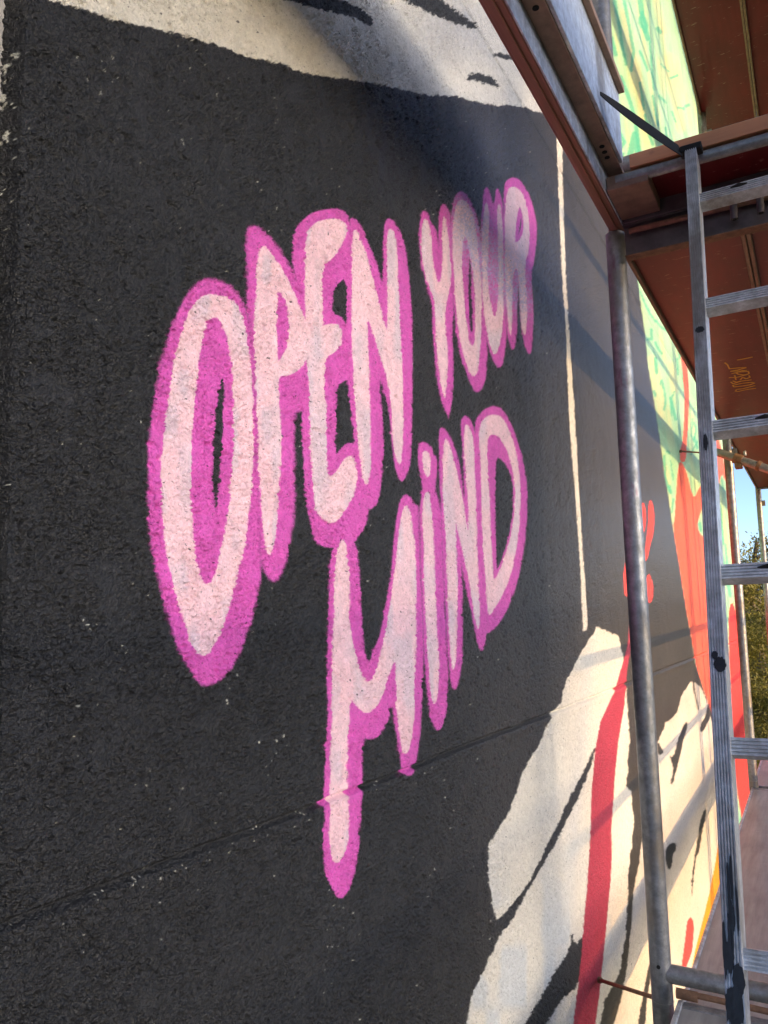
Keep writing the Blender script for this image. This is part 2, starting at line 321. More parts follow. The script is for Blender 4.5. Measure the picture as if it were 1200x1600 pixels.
BR = [  # black brush marks
 ('black_brush_mark', 'slanting black stroke splitting the white brush shape', '928,1168 931,1172 922,1200 897,1262 882,1288 868,1320 840,1366 816,1408 796,1446 780,1460 776,1437 784,1432 808,1404 828,1376 852,1328 876,1280 884,1256 908,1216', 2.2),
 ('black_brush_mark', 'broad black stroke at the foot of the white brush shape', '894,1456 897,1476 910,1464 915,1470 908,1536 880,1560 852,1600 800,1700 770,1750 800,1640 820,1600 844,1560 868,1516 884,1496 890,1480', 3.2),
 ('black_brush_mark', 'ragged black stroke at the top edge, left one', '437,-2 470,6 500,16 533,21 560,32 580,40 585,34 575,20 560,10 540,2 515,-10 470,-25 440,-20', 4.0),
 ('black_brush_mark', 'ragged grey black stroke at the top edge, right one', '625,-4 650,10 671,20 700,32 717,38 740,46 748,44 742,34 729,28 705,10 683,-4 660,-25 630,-20', 4.0),
 ('black_brush_mark', 'short smudged stroke above the lettering', '733,114 754,115 768,120 776,127 782,139 767,133 746,126 731,128', 4.0),
 ('black_brush_mark', 'small stroke beside the panel joint at the top', '771,83 787,84 800,87 811,90 811,96 800,94 787,92 775,88', 2.5),
 ('black_brush_mark', 'forked black mark on the cream', '1070,1128 1076,1129 1072,1141 1067,1159 1064,1178 1061,1189 1056,1206 1051,1226 1047,1223 1052,1206 1051,1195 1045,1178 1049,1184 1055,1176 1058,1159 1064,1144', 1.2),
 ('black_brush_mark', 'thin black hair line on the cream tip', '1082,1064 1085,1066 1086,1082 1092,1105 1091,1111 1087,1094 1083,1077', .6),
 ('black_brush_mark', 'black leaf shaped mark near the coral edge', '1106,1099 1111,1114 1108,1126 1104,1132 1101,1139 1097,1145 1093,1143 1095,1131 1101,1122 1104,1110', 1.0),
 ('black_brush_mark', 'tiny black mark behind the upright', '1027,1158 1034,1169 1038,1177 1028,1181', 1.0),
 ('black_brush_mark', 'black knobbed mark right of the upright', '1040,1326 1046,1319 1052,1316 1058,1319 1056,1328 1052,1337 1050,1352 1046,1361 1040,1350', 1.6),
 ('black_brush_mark', 'black mark left of the upright', '1020,1372 1014,1374 1011,1384 1009,1396 1011,1402 1020,1404', 1.2),
 ('black_brush_mark', 'long tapering black stroke beside the amber wedge', '1101,1262 1104,1267 1100,1287 1095,1316 1092,1333 1089,1334 1086,1353 1083,1381 1081,1405 1080,1381 1083,1353 1089,1316 1093,1287', 1.2),
 ('black_brush_mark', 'black stroke running down behind the upright', '1024,1470 1023,1502 1018,1525 1012,1553 1008,1600 1002,1680 992,1680 997,1600 1004,1559 1010,1525 1016,1502', 1.2),
 ('black_brush_mark', 'thin black contour between cream and coral', '1107,1104 1111,1108 1119,1140 1124,1170 1129,1206 1134,1260 1138,1330 1134,1330 1130,1260 1125,1206 1120,1170 1114,1136', .5),
]
SH2 = [
 ('crimson_ribbon', 'crimson ribbon winding down over the white brush shape', CRIM,
  '986,950 990,960 988,985 986,1012 980,1048 976,1100 966,1160 960,1220 955,1300 956,1332 954,1380 946,1460 938,1540 931,1600 920,1800 888,1800 896,1600 908,1500 916,1400 922,1320 924,1240 930,1172 938,1128 960,1080 980,1012 984,970', .7, .4, 0, .55),
 ('red_petal', 'narrow red petal beside the upright, upper one', PETAL, '1000,790 1006,784 1009,800 1009,820 1006,834 1000,836', .6, .2, 1, .6),
 ('red_petal', 'long red petal right of the upright', PETAL, '1016,778 1021,792 1023,809 1021,834 1015,856 1011,876 1007,876 1009,849 1013,819 1013,792', .6, .2, 1, .6),
 ('red_petal', 'short red petal right of the upright', PETAL, '1013,895 1018,904 1021,919 1020,936 1015,944 1011,936 1008,909', .6, .2, 1, .6),
 ('red_petal', 'red petal left of the upright', PETAL, '981,864 975,887 974,904 975,924 978,933 988,930 990,887', .6, .2, 1, .6),
]
TEAL = [  # strokes (points, half width)
 ('958,-10 966,30 972,70 978,100', 2.2), ('975,0 983,40 990,80 986,110', 2.5), ('1000,0 1004,30 1012,60', 4), ('1003,20 1010,40 1008,50 1000,35 1003,20', 3),
 ('955,60 962,85', 3.5), ('970,120 985,160 993,190 998,230 1002,250', 3), ('985,240 992,210 996,235 1000,255', 5), ('970,210 976,222 970,232 964,224', 2.6),
 ('974,240 968,252 974,264', 2.4), ('1028,45 1032,50', 3.5), ('1000,80 1006,95 1012,110', 2.2), ('1033,100 1045,112', 1.4), ('1048,122 1058,118', 2.2), ('1020,150 1024,170 1028,195', 2),
 ('1060,168 1068,170', 2), ('1072,166 1076,164', 2), ('1050,175 1056,190', 1.5), ('1008,180 1014,210 1020,225', 2.2), ('1085,220 1087,222', 2), ('1040,200 1044,230', 1.6),
 ('1015,60 1018,100 1022,140', 1.5), ('1000,130 1003,150 1006,170', 2), ('1030,150 1040,160', 2), ('1070,60 1072,70', 2),
 ('1000,455 1008,475 1016,490 1024,502', 1.6), ('1024,500 1034,512 1044,518', 1.4), ('1012,530 1018,530 1018,515', 2.2), ('1024,535 1028,545 1034,552', 1.8), ('1024,560 1026,582', 2.6),
 ('1032,600 1034,595 1038,610 1040,625 1038,640', 1.6), ('1048,622 1052,640 1056,655', 2.4), ('1050,650 1048,625 1054,612', 1.2), ('1060,540 1062,560', 1.4), ('1022,612 1024,618', 2.4), ('1058,560 1060,585', 1.2),
 ('1084,660 1088,670 1084,690 1080,680 1082,655', 1.4), ('1085,684 1090,700', 2), ('1080,710 1084,700 1090,690', 1.2), ('1038,712 1040,745 1046,768', 1.8), ('1046,760 1048,770', 2), ('1042,705 1046,708', 2), ('1052,780 1050,800', 1.6), ('1048,720 1052,750', 1.0),
 ('1093,818 1095,828', 2.4), ('1102,790 1100,810', 1.6), ('1127,745 1130,765', 1.5), ('1126,790 1128,820 1130,850', 1.5), ('1134,850 1136,880', 1.4), ('1130,870 1134,900 1140,930', 1.4), ('1140,915 1142,932', 1.5), ('1160,1250 1158,1290', 3),
]
YEL = [('975,20 985,80 1000,150 1010,230', 6), ('1045,90 1055,140 1064,200', 7), ('1025,0 1035,50', 5), ('955,150 965,210', 4), ('1018,560 1024,600 1032,650', 5), ('1050,570 1056,610', 4), ('1040,730 1046,755', 3)]

def hash2(ix, iy, seed):
    h = (ix.astype(np.int64) * 374761393 + iy.astype(np.int64) * 668265263 + seed * 974711) & 0xffffffff
    h = ((h ^ (h >> 13)) * 1274126177) & 0xffffffff
    return ((h ^ (h >> 16)) & 0xffff) / 65535.0
def vnoise(x, y, seed=0):
    ix = np.floor(x); iy = np.floor(y); fx = x - ix; fy = y - iy
    fx = fx * fx * fx * (fx * (fx * 6 - 15) + 10); fy = fy * fy * fy * (fy * (fy * 6 - 15) + 10)
    a = hash2(ix, iy, seed); b = hash2(ix + 1, iy, seed); c = hash2(ix, iy + 1, seed); d = hash2(ix + 1, iy + 1, seed)
    return (a + (b - a) * fx) * (1 - fy) + (c + (d - c) * fx) * fy
def sdf(poly, px, py):
    d2 = np.full(px.shape, 1e12); ins = np.zeros(px.shape, bool); n = len(poly)
    for i in range(n):
        ax, ay = poly[i]; bx, by = poly[(i + 1) % n]; ex, ey = bx - ax, by - ay
        wx = px - ax; wy = py - ay
        t = np.clip((wx * ex + wy * ey) / (ex * ex + ey * ey + 1e-9), 0, 1)
        d2 = np.minimum(d2, (wx - ex * t) ** 2 + (wy - ey * t) ** 2)
        c = ((ay > py) != (by > py))
        if ey != 0: ins ^= c & (px < ex * (py - ay) / ey + ax)
    return np.where(ins, 1, -1) * np.sqrt(d2)
def sline(pts, px, py):
    d2 = np.full(px.shape, 1e12)
    for i in range(len(pts) - 1):
        ax, ay = pts[i]; ex, ey = pts[i + 1] - pts[i]; wx = px - ax; wy = py - ay
        t = np.clip((wx * ex + wy * ey) / (ex * ex + ey * ey + 1e-9), 0, 1)
        d2 = np.minimum(d2, (wx - ex * t) ** 2 + (wy - ey * t) ** 2)
    return np.sqrt(d2)

IDS = []        # (name, label, parent index or None); index 0.. used as ids
def paint(px, py, u, z):
    """colour, gloss and part id of every wall point; px, py = the point's place in the mural drawing"""
    n = px.size
    col = np.empty((n, 3)); rough = np.full(n, 0.30); pid = np.full(n, -1, int)
    j1 = vnoise(px / 3.0, py / 3.0, 3) - .5; j2 = vnoise(px / 9.0, py / 9.0, 4) - .5; j3 = vnoise(px / 1.3, py / 1.3, 5) - .5
    t = np.clip((px - 560) / 480, 0, 1)[:, None]
    col[:] = np.array(BLACK) * (1 - t) + np.array(BROWN) * t * 1.15  # black lightens to brown rightwards, painting in the sunlit sheen
    col *= (1 + 0.25 * (vnoise(u * 6, z * 6, 8) - .5) + .2 * (vnoise(u * 25, z * 4, 9) - .5))[:, None]
    first = not IDS
    def reg(name, label, parent=None):
        if first: IDS.append((name, label, parent))
        reg.k += 1; return reg.k - 1
    reg.k = 0
    def lay(poly, c, soft, jit, idn, gl=None, jbig=0.0, amount=1.0):
        m = 14
        x0, y0 = poly.min(0) - m; x1, y1 = poly.max(0) + m
        k = np.nonzero((px > x0) & (px < x1) & (py > y0) & (py < y1))[0]
        if not k.size: return
        d = sdf(poly, px[k], py[k]) + jit * (j1[k] + j3[k] * .7) + jbig * j2[k]
        cov = np.clip(d / (2 * soft) + .5, 0, 1); cov = cov * cov * (3 - 2 * cov) * amount
        col[k] = col[k] * (1 - cov[:, None]) + np.array(c) * cov[:, None]
        ins = cov > .5
        if idn is not None: pid[k[ins]] = idn
        if gl is not None: rough[k] = rough[k] * (1 - cov) + gl * cov
    def stroke(pts, hw, c, soft=.8, op=1.0):
        pts = P(pts); x0, y0 = pts.min(0) - hw - 6; x1, y1 = pts.max(0) + hw + 6
        k = np.nonzero((px > x0) & (px < x1) & (py > y0) & (py < y1))[0]
        if not k.size: return
        d = hw - sline(pts, px[k], py[k]) + 1.2 * j1[k] + .8 * j3[k]
        cov = (np.clip(d / (2 * soft) + .5, 0, 1) * op)[:, None]
        col[k] = col[k] * (1 - cov) + np.array(c) * cov
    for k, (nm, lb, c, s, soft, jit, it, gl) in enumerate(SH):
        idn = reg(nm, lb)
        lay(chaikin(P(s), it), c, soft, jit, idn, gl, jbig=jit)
        if nm == 'white_patch' and k == 0:      # cooler grey to the right, warm off-white to the left
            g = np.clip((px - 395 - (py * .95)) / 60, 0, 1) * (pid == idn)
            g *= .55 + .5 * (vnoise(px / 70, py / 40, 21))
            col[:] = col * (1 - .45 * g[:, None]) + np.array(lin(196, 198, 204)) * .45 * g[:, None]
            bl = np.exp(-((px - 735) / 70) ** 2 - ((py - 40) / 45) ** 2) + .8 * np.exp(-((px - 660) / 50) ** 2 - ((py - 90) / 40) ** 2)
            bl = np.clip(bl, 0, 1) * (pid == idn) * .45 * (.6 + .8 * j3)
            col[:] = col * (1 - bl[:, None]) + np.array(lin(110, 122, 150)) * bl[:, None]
        if nm == 'green_patch':
            g = (pid == idn)
            st = vnoise(px / 6 - py / 40, py / 60, 31); st2 = vnoise(px / 2.2 - py / 30, py / 40, 32)
            w1 = np.clip((st - .45) * 2.2, 0, 1) * g * .4
            col[:] = col * (1 - w1[:, None]) + np.array(lin(222, 212, 140)) * w1[:, None]
            w2 = np.clip((st2 - .62) * 3, 0, 1) * g * .45
            col[:] = col * (1 - w2[:, None]) + np.array(lin(130, 210, 160)) * w2[:, None]
            for q, hw in YEL: stroke(q, hw, lin(226, 208, 150), 3, .4)
            for q, hw in TEAL: stroke(q, hw, MINT, 1.0, .8)
        if nm == 'white_patch' and k == 9:      # thinner bluish repaint low down
            g = (pid == idn) * np.clip((py - 1330) / 120, 0, 1) * np.clip((vnoise(px / 22, py / 50, 41) - .42) * 3, 0, 1) * .5
            g = np.maximum(g, (pid == idn) * np.exp(-((px - 905 + (py - 1200) * .08) / 12) ** 2) * .25)
            col[:] = col * (1 - g[:, None]) + np.array(lin(186, 198, 210)) * g[:, None]
    for nm, lb, s, jit in BR:
        grey = np.array(BLACK) * 1.2
        lay(chaikin(P(s), 1), grey, .9, jit, reg(nm, lb), .5, jbig=jit * .6)
    for nm, lb, c, s, soft, jit, it, gl in SH2:
        lay(chaikin(P(s), it), c, soft, jit, reg(nm, lb), gl)
    # ragged vertical drips under the white area; deck shade and sky sheen painted blue
    g = np.clip((px - 555) / 40, 0, 1) * np.clip((770 - px) / 120, 0, 1) * np.clip((py - 128 - (px - 600) * .13) / 6, 0, 1) * np.clip((330 - py) / 150, 0, 1) * (pid < 0)
    stv = vnoise(px / 5.0, py / 90.0, 51); g = g * np.clip(.35 + 1.3 * (stv - .35), 0, 1)
    g = np.clip(g * 1.5, 0, 1)
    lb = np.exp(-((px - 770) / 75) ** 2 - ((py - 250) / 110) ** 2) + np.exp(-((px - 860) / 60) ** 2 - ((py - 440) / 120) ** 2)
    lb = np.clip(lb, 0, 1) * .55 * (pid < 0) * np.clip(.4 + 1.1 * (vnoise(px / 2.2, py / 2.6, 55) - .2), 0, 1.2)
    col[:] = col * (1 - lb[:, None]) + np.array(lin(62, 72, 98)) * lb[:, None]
    col[:] = col * (1 - g[:, None]) + np.array(lin(18, 24, 48)) * g[:, None]
    # lettering: outlines first, then the light fills
    base = []
    black = lambda: np.array(BLACK) * 1.1
    for L, lb, o, fills, pinks, holes in LET:
        i = reg('letter', lb); base.append(i)
        far = P(o)[:, 0].mean() > 500
        lay(chaikin(P(o), 1), PINK, 1.4 if far else 3.4, .5 if far else 1.4, i, .55)
    for (L, lb, o, fills, pinks, holes), i in zip(LET, base):
        for h in holes: lay(chaikin(P(h), 1), black(), .8, .8, -1, .42)
    for (L, lb, o, fills, pinks, holes), i in zip(LET, base):
        fi = reg('letter_fill', None, i)
        far = P(o)[:, 0].mean() > 500
        for q in fills: lay(chaikin(P(q), 1), LIGHT, .9 if far else 1.2, .4 if far else .8, fi, .6)
        for q in pinks: lay(chaikin(P(q), 1), PINK, .9, .6, i, .55)
        for q in holes: lay(chaikin(P(q), 1), black(), .8, .8, -1, .42)
    isf = np.zeros(n, bool)
    for q in range(len(base)): isf |= (pid == base[-1] + 1 + q)
    g = isf * np.clip((vnoise(px / 16, py / 60, 61) - .55) * 3.2, 0, 1) * .4          # thin patches in the light fill
    col[:] = col * (1 - g[:, None]) + np.array(lin(198, 200, 214)) * g[:, None]
    # deck shadow band painted as lavender speckle across the word YOUR and the wall
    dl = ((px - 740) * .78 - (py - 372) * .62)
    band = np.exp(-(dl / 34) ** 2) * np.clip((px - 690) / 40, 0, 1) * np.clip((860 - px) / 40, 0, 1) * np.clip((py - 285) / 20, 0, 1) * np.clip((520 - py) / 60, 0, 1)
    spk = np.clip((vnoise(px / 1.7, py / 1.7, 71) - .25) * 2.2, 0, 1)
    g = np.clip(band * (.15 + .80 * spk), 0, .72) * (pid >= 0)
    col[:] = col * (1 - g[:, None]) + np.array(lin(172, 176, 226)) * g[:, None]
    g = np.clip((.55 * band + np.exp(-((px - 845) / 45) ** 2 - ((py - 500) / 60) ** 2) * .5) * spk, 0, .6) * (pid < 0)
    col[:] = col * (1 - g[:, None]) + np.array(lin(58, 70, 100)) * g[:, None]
    # white paint specks, chipped edges along the joints
    hs = vnoise(u * 260, z * 210, 91) * .75 + vnoise(u * 700, z * 700, 90) * .25; cl = vnoise(u * 9, z * 9, 92)
    sp = (hs > .94 - .035 * (cl > .74)) & (hash2(np.floor(u * 30), np.floor(z * 30), 97) > .45) & (pid < 0) & (px < 860)
    zj = JL(u); nearj = np.abs(z - zj + .008) < .006 + .006 * vnoise(u * 30, u * 0, 96)
    chip = vnoise(u * 240, z * 330, 93) * .6 + vnoise(u * 600, z * 600, 98) * .4
    sp |= nearj & (chip > .87 - .13 * (vnoise(u * 7, u * 0, 99) > .66) * (px < 520)) & (px < 640) & (pid < 0)
    chv = vnoise(u * 330, z * 90, 94) * .6 + vnoise(u * 600, z * 260, 95) * .4
    vj = (np.abs(u - .444) < .0045) & (chv > .75)
    sp |= vj & (z > ZC + .40) & (z < ZC + .56)
    col[sp] = lin(205, 203, 190)
    return col, rough, pid

JL = lambda u: ZC - .268 - .018 * u        # lower horizontal joint
JU = lambda u: ZC + 1.505 - .016 * u       # upper horizontal joint
VJ = [.440, 3.05, 5.66]                    # upright joints
def groove(d, wdt, dep):
    return -dep * np.clip(1 - np.abs(d) / wdt, 0, 1) ** .6
def cells(x, y, seed):
    ix = np.floor(x); iy = np.floor(y); f1 = np.full(x.shape, 9.0); f2 = np.full(x.shape, 9.0)
    for a in (-1, 0, 1):
        for b in (-1, 0, 1):
            cx = ix + a; cy = iy + b
            d = (cx + hash2(cx, cy, seed) - x) ** 2 + (cy + hash2(cx, cy, seed + 7) - y) ** 2
            f2 = np.minimum(f2, np.maximum(f1, d)); f1 = np.minimum(f1, d)
    return np.sqrt(f1), np.sqrt(f2)
def relief(u, z, sp):
    """render relief in metres, finer octaves fade out where the grid is too coarse to carry them"""
    h = np.zeros(u.size)
    rg = .75 + .5 * np.clip((vnoise(u * 2.2, z * 2.2, 101) - .3) * 2, 0, 1)
    for lam, amp, sd, kind in ((.060, .0012, 1, 0), (.030, .0012, 6, 0), (.017, .0014, 2, 1), (.0060, .0013, 4, 0), (.0031, .0012, 5, 0)):
        f = np.clip(lam / (sp * 1.7) - .6, 0, 1)
        # rotate the lattice so that the value-noise grid does not show
        a = .6 + sd; x = (u * math.cos(a) - z * math.sin(a)) / lam; y = (u * math.sin(a) + z * math.cos(a)) / lam
        nn = vnoise(x, y, 110 + sd)
        if kind: nn = np.clip(np.abs(nn * 2 - 1) / .42, 0, 1) ** .8
        h += amp * f * (nn - .5)
    f = np.clip(.0095 / (sp * 1.7) - .6, 0, 1)
    if f.max() > 0:
        wx = u + .0035 * (vnoise(u / .006, z / .006, 160) - .5); wz = z + .0035 * (vnoise(u / .006, z / .006, 161) - .5)
        for lam, amp, sd in ((.0100, .0032, 170), (.0058, .0019, 180)):
            f1, f2 = cells(wx / lam, wz / (lam * .8), sd)
            gate = np.clip((vnoise(u / .03, z / .03, sd + 3) - .12) * 2.4, .15, 1)
            h += amp * f * gate * (np.clip((f2 - f1) / .30, 0, 1) ** .6 - .75 - .35 * f1)
    pit = np.clip((vnoise(u / .011 + 3, z / .008, 130) - .80) * 8, 0, 1)
    h = h * rg - .0035 * pit * np.clip(.008 / sp - .6, 0, 1)
    for J in (JL, JU):
        wob = .003 * (vnoise(u * 14, u * 0, 140) - .5)
        d = z - J(u) + wob
        h *= 1 - .75 * np.exp(-(d / .007) ** 2); h += groove(d, .0052, .0105 if J is JL else .007) + .0016 * np.exp(-((d + .014) / .010) ** 2) * (J is JL)
    h += groove(u - VJ[0] + .004, .014, .028) + groove(u - VJ[0] + .036, .003, .006) + groove(u - VJ[1], .004, .004) + groove(u - VJ[2], .006, .004)
    # hairline cracks
    cr = vnoise(u * 3.1, z * 3.1, 150) + .35 * vnoise(u * 13, z * 13, 151) + .12 * vnoise(u * 60, z * 60, 152)
    m = (vnoise(u * 1.3, z * 1.3, 153) > .52)
    h -= .0022 * np.clip(1 - np.abs(cr - .74) / .0045, 0, 1) * m
    return h

def to_px(u, z):
    c = RC @ np.stack([u, np.full(u.shape, D), z - ZC]); return 600 + F * c[0] / -c[2], 800 - F * c[1] / -c[2]
def grid_mesh(us, zs2d):
    """us: (nu,), zs2d: (nz, nu) -> flat arrays"""
    U = np.broadcast_to(us[None, :], zs2d.shape); return U.ravel().copy(), zs2d.ravel().copy()

mural = thing('mural_wall', 'long rendered wall painted with a black, pink and white mural reading OPEN YOUR MIND', 'wall')
WEND = 8.0
TH = math.atan2(-RC[0, 1], RC[0, 0]) if False else math.radians(29.37)
ct, st_ = math.cos(TH), math.sin(TH)
def wdep(u): return u * ct + D * st_
def emit(us, zg, sp_fn):
    nz, nu = zg.shape
    u, z = grid_mesh(us, zg)
    sp = sp_fn(u)
    h = relief(u, z, sp)
    px, py = to_px(u, z)
    # the mural goes on above, below and to the left of the drawing
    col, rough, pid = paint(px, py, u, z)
    Y = D - h
    pos = np.stack([u, Y, z], 1)
    G = pos.reshape(nz, nu, 3)
    du = np.gradient(G, axis=1); dz = np.gradient(G, axis=0)
    nn = np.cross(du, dz); nn /= np.linalg.norm(nn, axis=2, keepdims=True) + 1e-12
    nn = np.where(nn[..., 1:2] > 0, -nn, nn).reshape(-1, 3)
    idx = np.arange(nz * nu).reshape(nz, nu)
    q = np.stack([idx[:-1, :-1], idx[:-1, 1:], idx[1:, 1:], idx[1:, :-1]], -1).reshape(-1, 4)
    cid = pid[q[:, 0]]
    uc = u[q].mean(1); zc = z[q].mean(1)
    row = np.where(zc < JL(uc), 0, np.where(zc < JU(uc), 1, 2)); cl = np.digitize(uc, VJ)
    cid = np.where(cid < 0, -(1 + row * 8 + cl), cid)
    return pos, nn, col, rough, q, cid
PARTS = {}
def collect(e):
    pos, nn, col, rough, q, cid = e
    for c in np.unique(cid):
        PARTS.setdefault(int(c), []).append((pos, nn, col, rough, q[cid == c]))
DS = 0.00132
s0 = (0.36 * st_ - D * ct) / wdep(.36); s1 = (WEND * st_ - D * ct) / wdep(WEND)
ss = np.arange(s0, s1, DS); ss[-1] = s1
us = D * (ct + ss * st_) / (st_ - ss * ct)
us[-1] = WEND
ts = np.arange(-.72, .93, DS)
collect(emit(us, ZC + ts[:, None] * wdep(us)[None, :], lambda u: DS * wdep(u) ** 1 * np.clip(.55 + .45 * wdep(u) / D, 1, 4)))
# coarser wall beyond what the drawing covers: below, above and to the left
cu = us[::12].copy(); cu[-1] = WEND
kk = np.linspace(0, 1, 40)
zb = ZC + ts[0] * wdep(cu); zt = ZC + ts[-1] * wdep(cu)
collect(emit(cu, (0 + (zb - 0)[None, :] * kk[:, None]), lambda u: np.full(u.size, .03)))
collect(emit(cu, (zt[None, :] + (13.5 - zt)[None, :] * kk[:, None]), lambda u: np.full(u.size, .03)))
lu = np.linspace(-4.0, us[0], 300)
collect(emit(lu, np.broadcast_to(np.linspace(0, 13.5, 500)[:, None], (500, 300)), lambda u: np.full(u.size, .013)))
PO = {}
def make_part(cid):
    vs = []; ns = []; cs = []; rs = []; qs = []; off = 0
    for pos, nn, col, rough, q in PARTS[cid]:
        uq, inv = np.unique(q.ravel(), return_inverse=True)
        vs.append(pos[uq]); ns.append(nn[uq]); cs.append(col[uq]); rs.append(rough[uq]); qs.append(inv.reshape(-1, 4) + off); off += len(uq)
    v = np.concatenate(vs); n_ = np.concatenate(ns); c = np.concatenate(cs); r = np.concatenate(rs); q = np.concatenate(qs)
    if cid >= 0: name, label, par = IDS[cid]
    else: name, label, par = 'concrete_panel', None, None
    me = bpy.data.meshes.new(name)
    me.vertices.add(len(v)); me.vertices.foreach_set('co', v.astype(np.float32).ravel())
    me.loops.add(q.size); me.loops.foreach_set('vertex_index', q.astype(np.int32).ravel())
    me.polygons.add(len(q)); me.polygons.foreach_set('loop_start', np.arange(0, q.size, 4, dtype=np.int32))
    me.update(calc_edges=True)
    me.polygons.foreach_set('use_smooth', np.ones(len(q), bool))
    a = me.attributes.new('paint', 'FLOAT_COLOR', 'POINT')
    a.data.foreach_set('color', np.concatenate([c, np.ones((len(c), 1))], 1).astype(np.float32).ravel())
    a = me.attributes.new('gloss', 'FLOAT', 'POINT'); a.data.foreach_set('value', r.astype(np.float32))
    me.materials.append(M['paint'])
    me.normals_split_custom_set_from_vertices(n_.astype(np.float32))
    o = bpy.data.objects.new(name, me); C.objects.link(o)
    if label: o['label'] = label
    return o, par
for cid in sorted(PARTS):
    if cid >= 0 and IDS[cid][2] is not None: continue
    o, par = make_part(cid); o.parent = mural; PO[cid] = o
for cid in sorted(PARTS):
    if cid >= 0 and IDS[cid][2] is not None:
        o, par = make_part(cid); o.parent = PO[par]
PARTS.clear()
b = MB(); b.box((-4.0, D + .022, 0), (WEND - .001, 9.0, 13.5)); b.box((WEND, D - .002, 0), (WEND + .02, 9.0, 13.5)); b.build('wall_core', M['concrete'], mural)

# ------------------------------------------------------------------ scaffold
YI, YO = 0.385, -0.35
FX = [-0.92, 1.975, 4.87, 7.77]
LV = [-5.30, -3.03, -1.03, 0.97, 2.97, 4.97]      # lift heights relative to the eye
R = 0.02415
def frame(label, h, lo=0.0, hi=0.0):
    t = thing('scaffold_section', label, 'scaffold frame', group='scaffold frames standing along the wall')
    for y, nm in ((YI, 'M'), (YO, 'M')):
        c_ = y > 0; b = MB(); b.tube((0, y, lo * c_ + .001), (0, y, h - hi * c_), R, 20)
        b.build('upright', M['galv_pink'], t, True)
        b = MB(); b.tube((0, y, h - .06), (0, y, h + .062), .0165, 14); b.build('spigot', M['galv'], t, True)
        b = MB(); b.tube((0, y, lo * c_ + .098), (0, y, lo * c_ + .100), R + .0010, 20); b.build('collar', M['galv'], t, True)
    b = MB(); b.tube((0, YI - R * .6, .160), (0, YO + R * .6, .160), .0205, 16)
    b.build('transom', M['galv'], t, True)
    for y, s in ((YI, -1), (YO, 1)):
        b = MB(); b.box((-.004, min(y + s * R * .9, y + s * .050), h - .165), (.004, max(y + s * R * .9, y + s * .050), h - .115)); (b.build('gusset', M['galv'], t) if lo + hi == 0 else None)
        b = MB(); b.tube((-.0262, y, .18), (-.0235, y, .18), .0045, 8); b.build('bolt_hole', M['hole'], t)
    return t
fl = {(1, 1): 'scaffold frame below the deck at the foot of the nearest upright',
      (1, 2): 'nearest scaffold frame, its grey upright crossing the mural beside the lettering',
      (1, 3): 'scaffold frame above the open hatch, its upright showing top centre',
      (2, 2): 'second scaffold frame, its upright lit gold behind the ladder',
      (2, 3): 'scaffold frame above the second bay, its upright meeting the high boards',
      (3, 2): 'farthest scaffold frame, its upright standing against the sky'}
proto = {}
for li in range(5):
    h = LV[li + 1] - LV[li]
    for k, x in enumerate(FX):
        if k == 3 and li > 3: continue
        lb = fl.get((k, li), 'galvanised scaffold frame of the %s row of uprights, on the %s lift' % (('rearmost', 'nearest', 'second', 'farthest')[k], ('ground', 'lower', 'middle', 'upper', 'topmost')[li]))
        key = (round(h, 2), k == 1 and li in (2, 3), li)if (k == 1 and li in (2, 3)) else round(h, 2)
        if key not in proto: proto[key] = f = frame(lb, h, .062 if (k, li) == (1, 3) else 0.0, .024 if (k, li) == (1, 2) else 0.0)
        else: f = copy_tree(proto[key]); f['label'] = lb
        f.location = (x, 0, ZC + LV[li])

# guard rails and toe boards on the open side
def rail(x0, x1, z, lb):
    b = MB(); b.tube((x0 + .01, YO - .03, z), (x1 - .01, YO - .03, z), .0215, 12)
    for x in (x0 + .06, x1 - .06): b.tube((x - .02, YO - .03, z), (x + .02, YO - .03, z), .030, 12)
    o = b.build('guard_rail', M['galv'], None, True); o.location = (0, 0, 0)
    tag(o, lb, 'guard rail', 'guard rails on the open side of the scaffold')
lvn = {2: 'our own lift', 3: 'the lift overhead', 4: 'the highest lift'}
for li in (2, 3, 4):
    for k in range(3):
        for dz, nm in ((.5, 'lower'), (1.0, 'upper')):
            rail(FX[k], FX[k + 1], ZC + LV[li] + .01 + dz, '%s galvanised guard rail of bay %s on %s' % (nm, ('one', 'two', 'three')[k], lvn[li]))
        b = MB(); b.box((FX[k] + .03, YO + .03, ZC + LV[li] + .015), (FX[k + 1] - .03, YO + .052, ZC + LV[li] + .15), .003)
        tag(b.build('toe_board', M['wood']), 'timber toe board of bay %s on %s' % (('one', 'two', 'three')[k], lvn[li]), 'toe board', 'toe boards on the open side of the scaffold')
for x in (5.18, 5.37):  # unseen tubes added to cast the paired upright shadow lines on the wall
    b = MB(); b.tube((x, YO - .075, 0), (x, YO - .075, ZC + 5.2), R, 12)
    tag(b.build('shadow_post', M['galv'], None, True), '%s galvanised post added outside the guard rails to cast a shadow line' % ('nearer' if x < 5.3 else 'farther'), 'scaffold tube', 'pair of added shadow casting posts outside the guard rails')

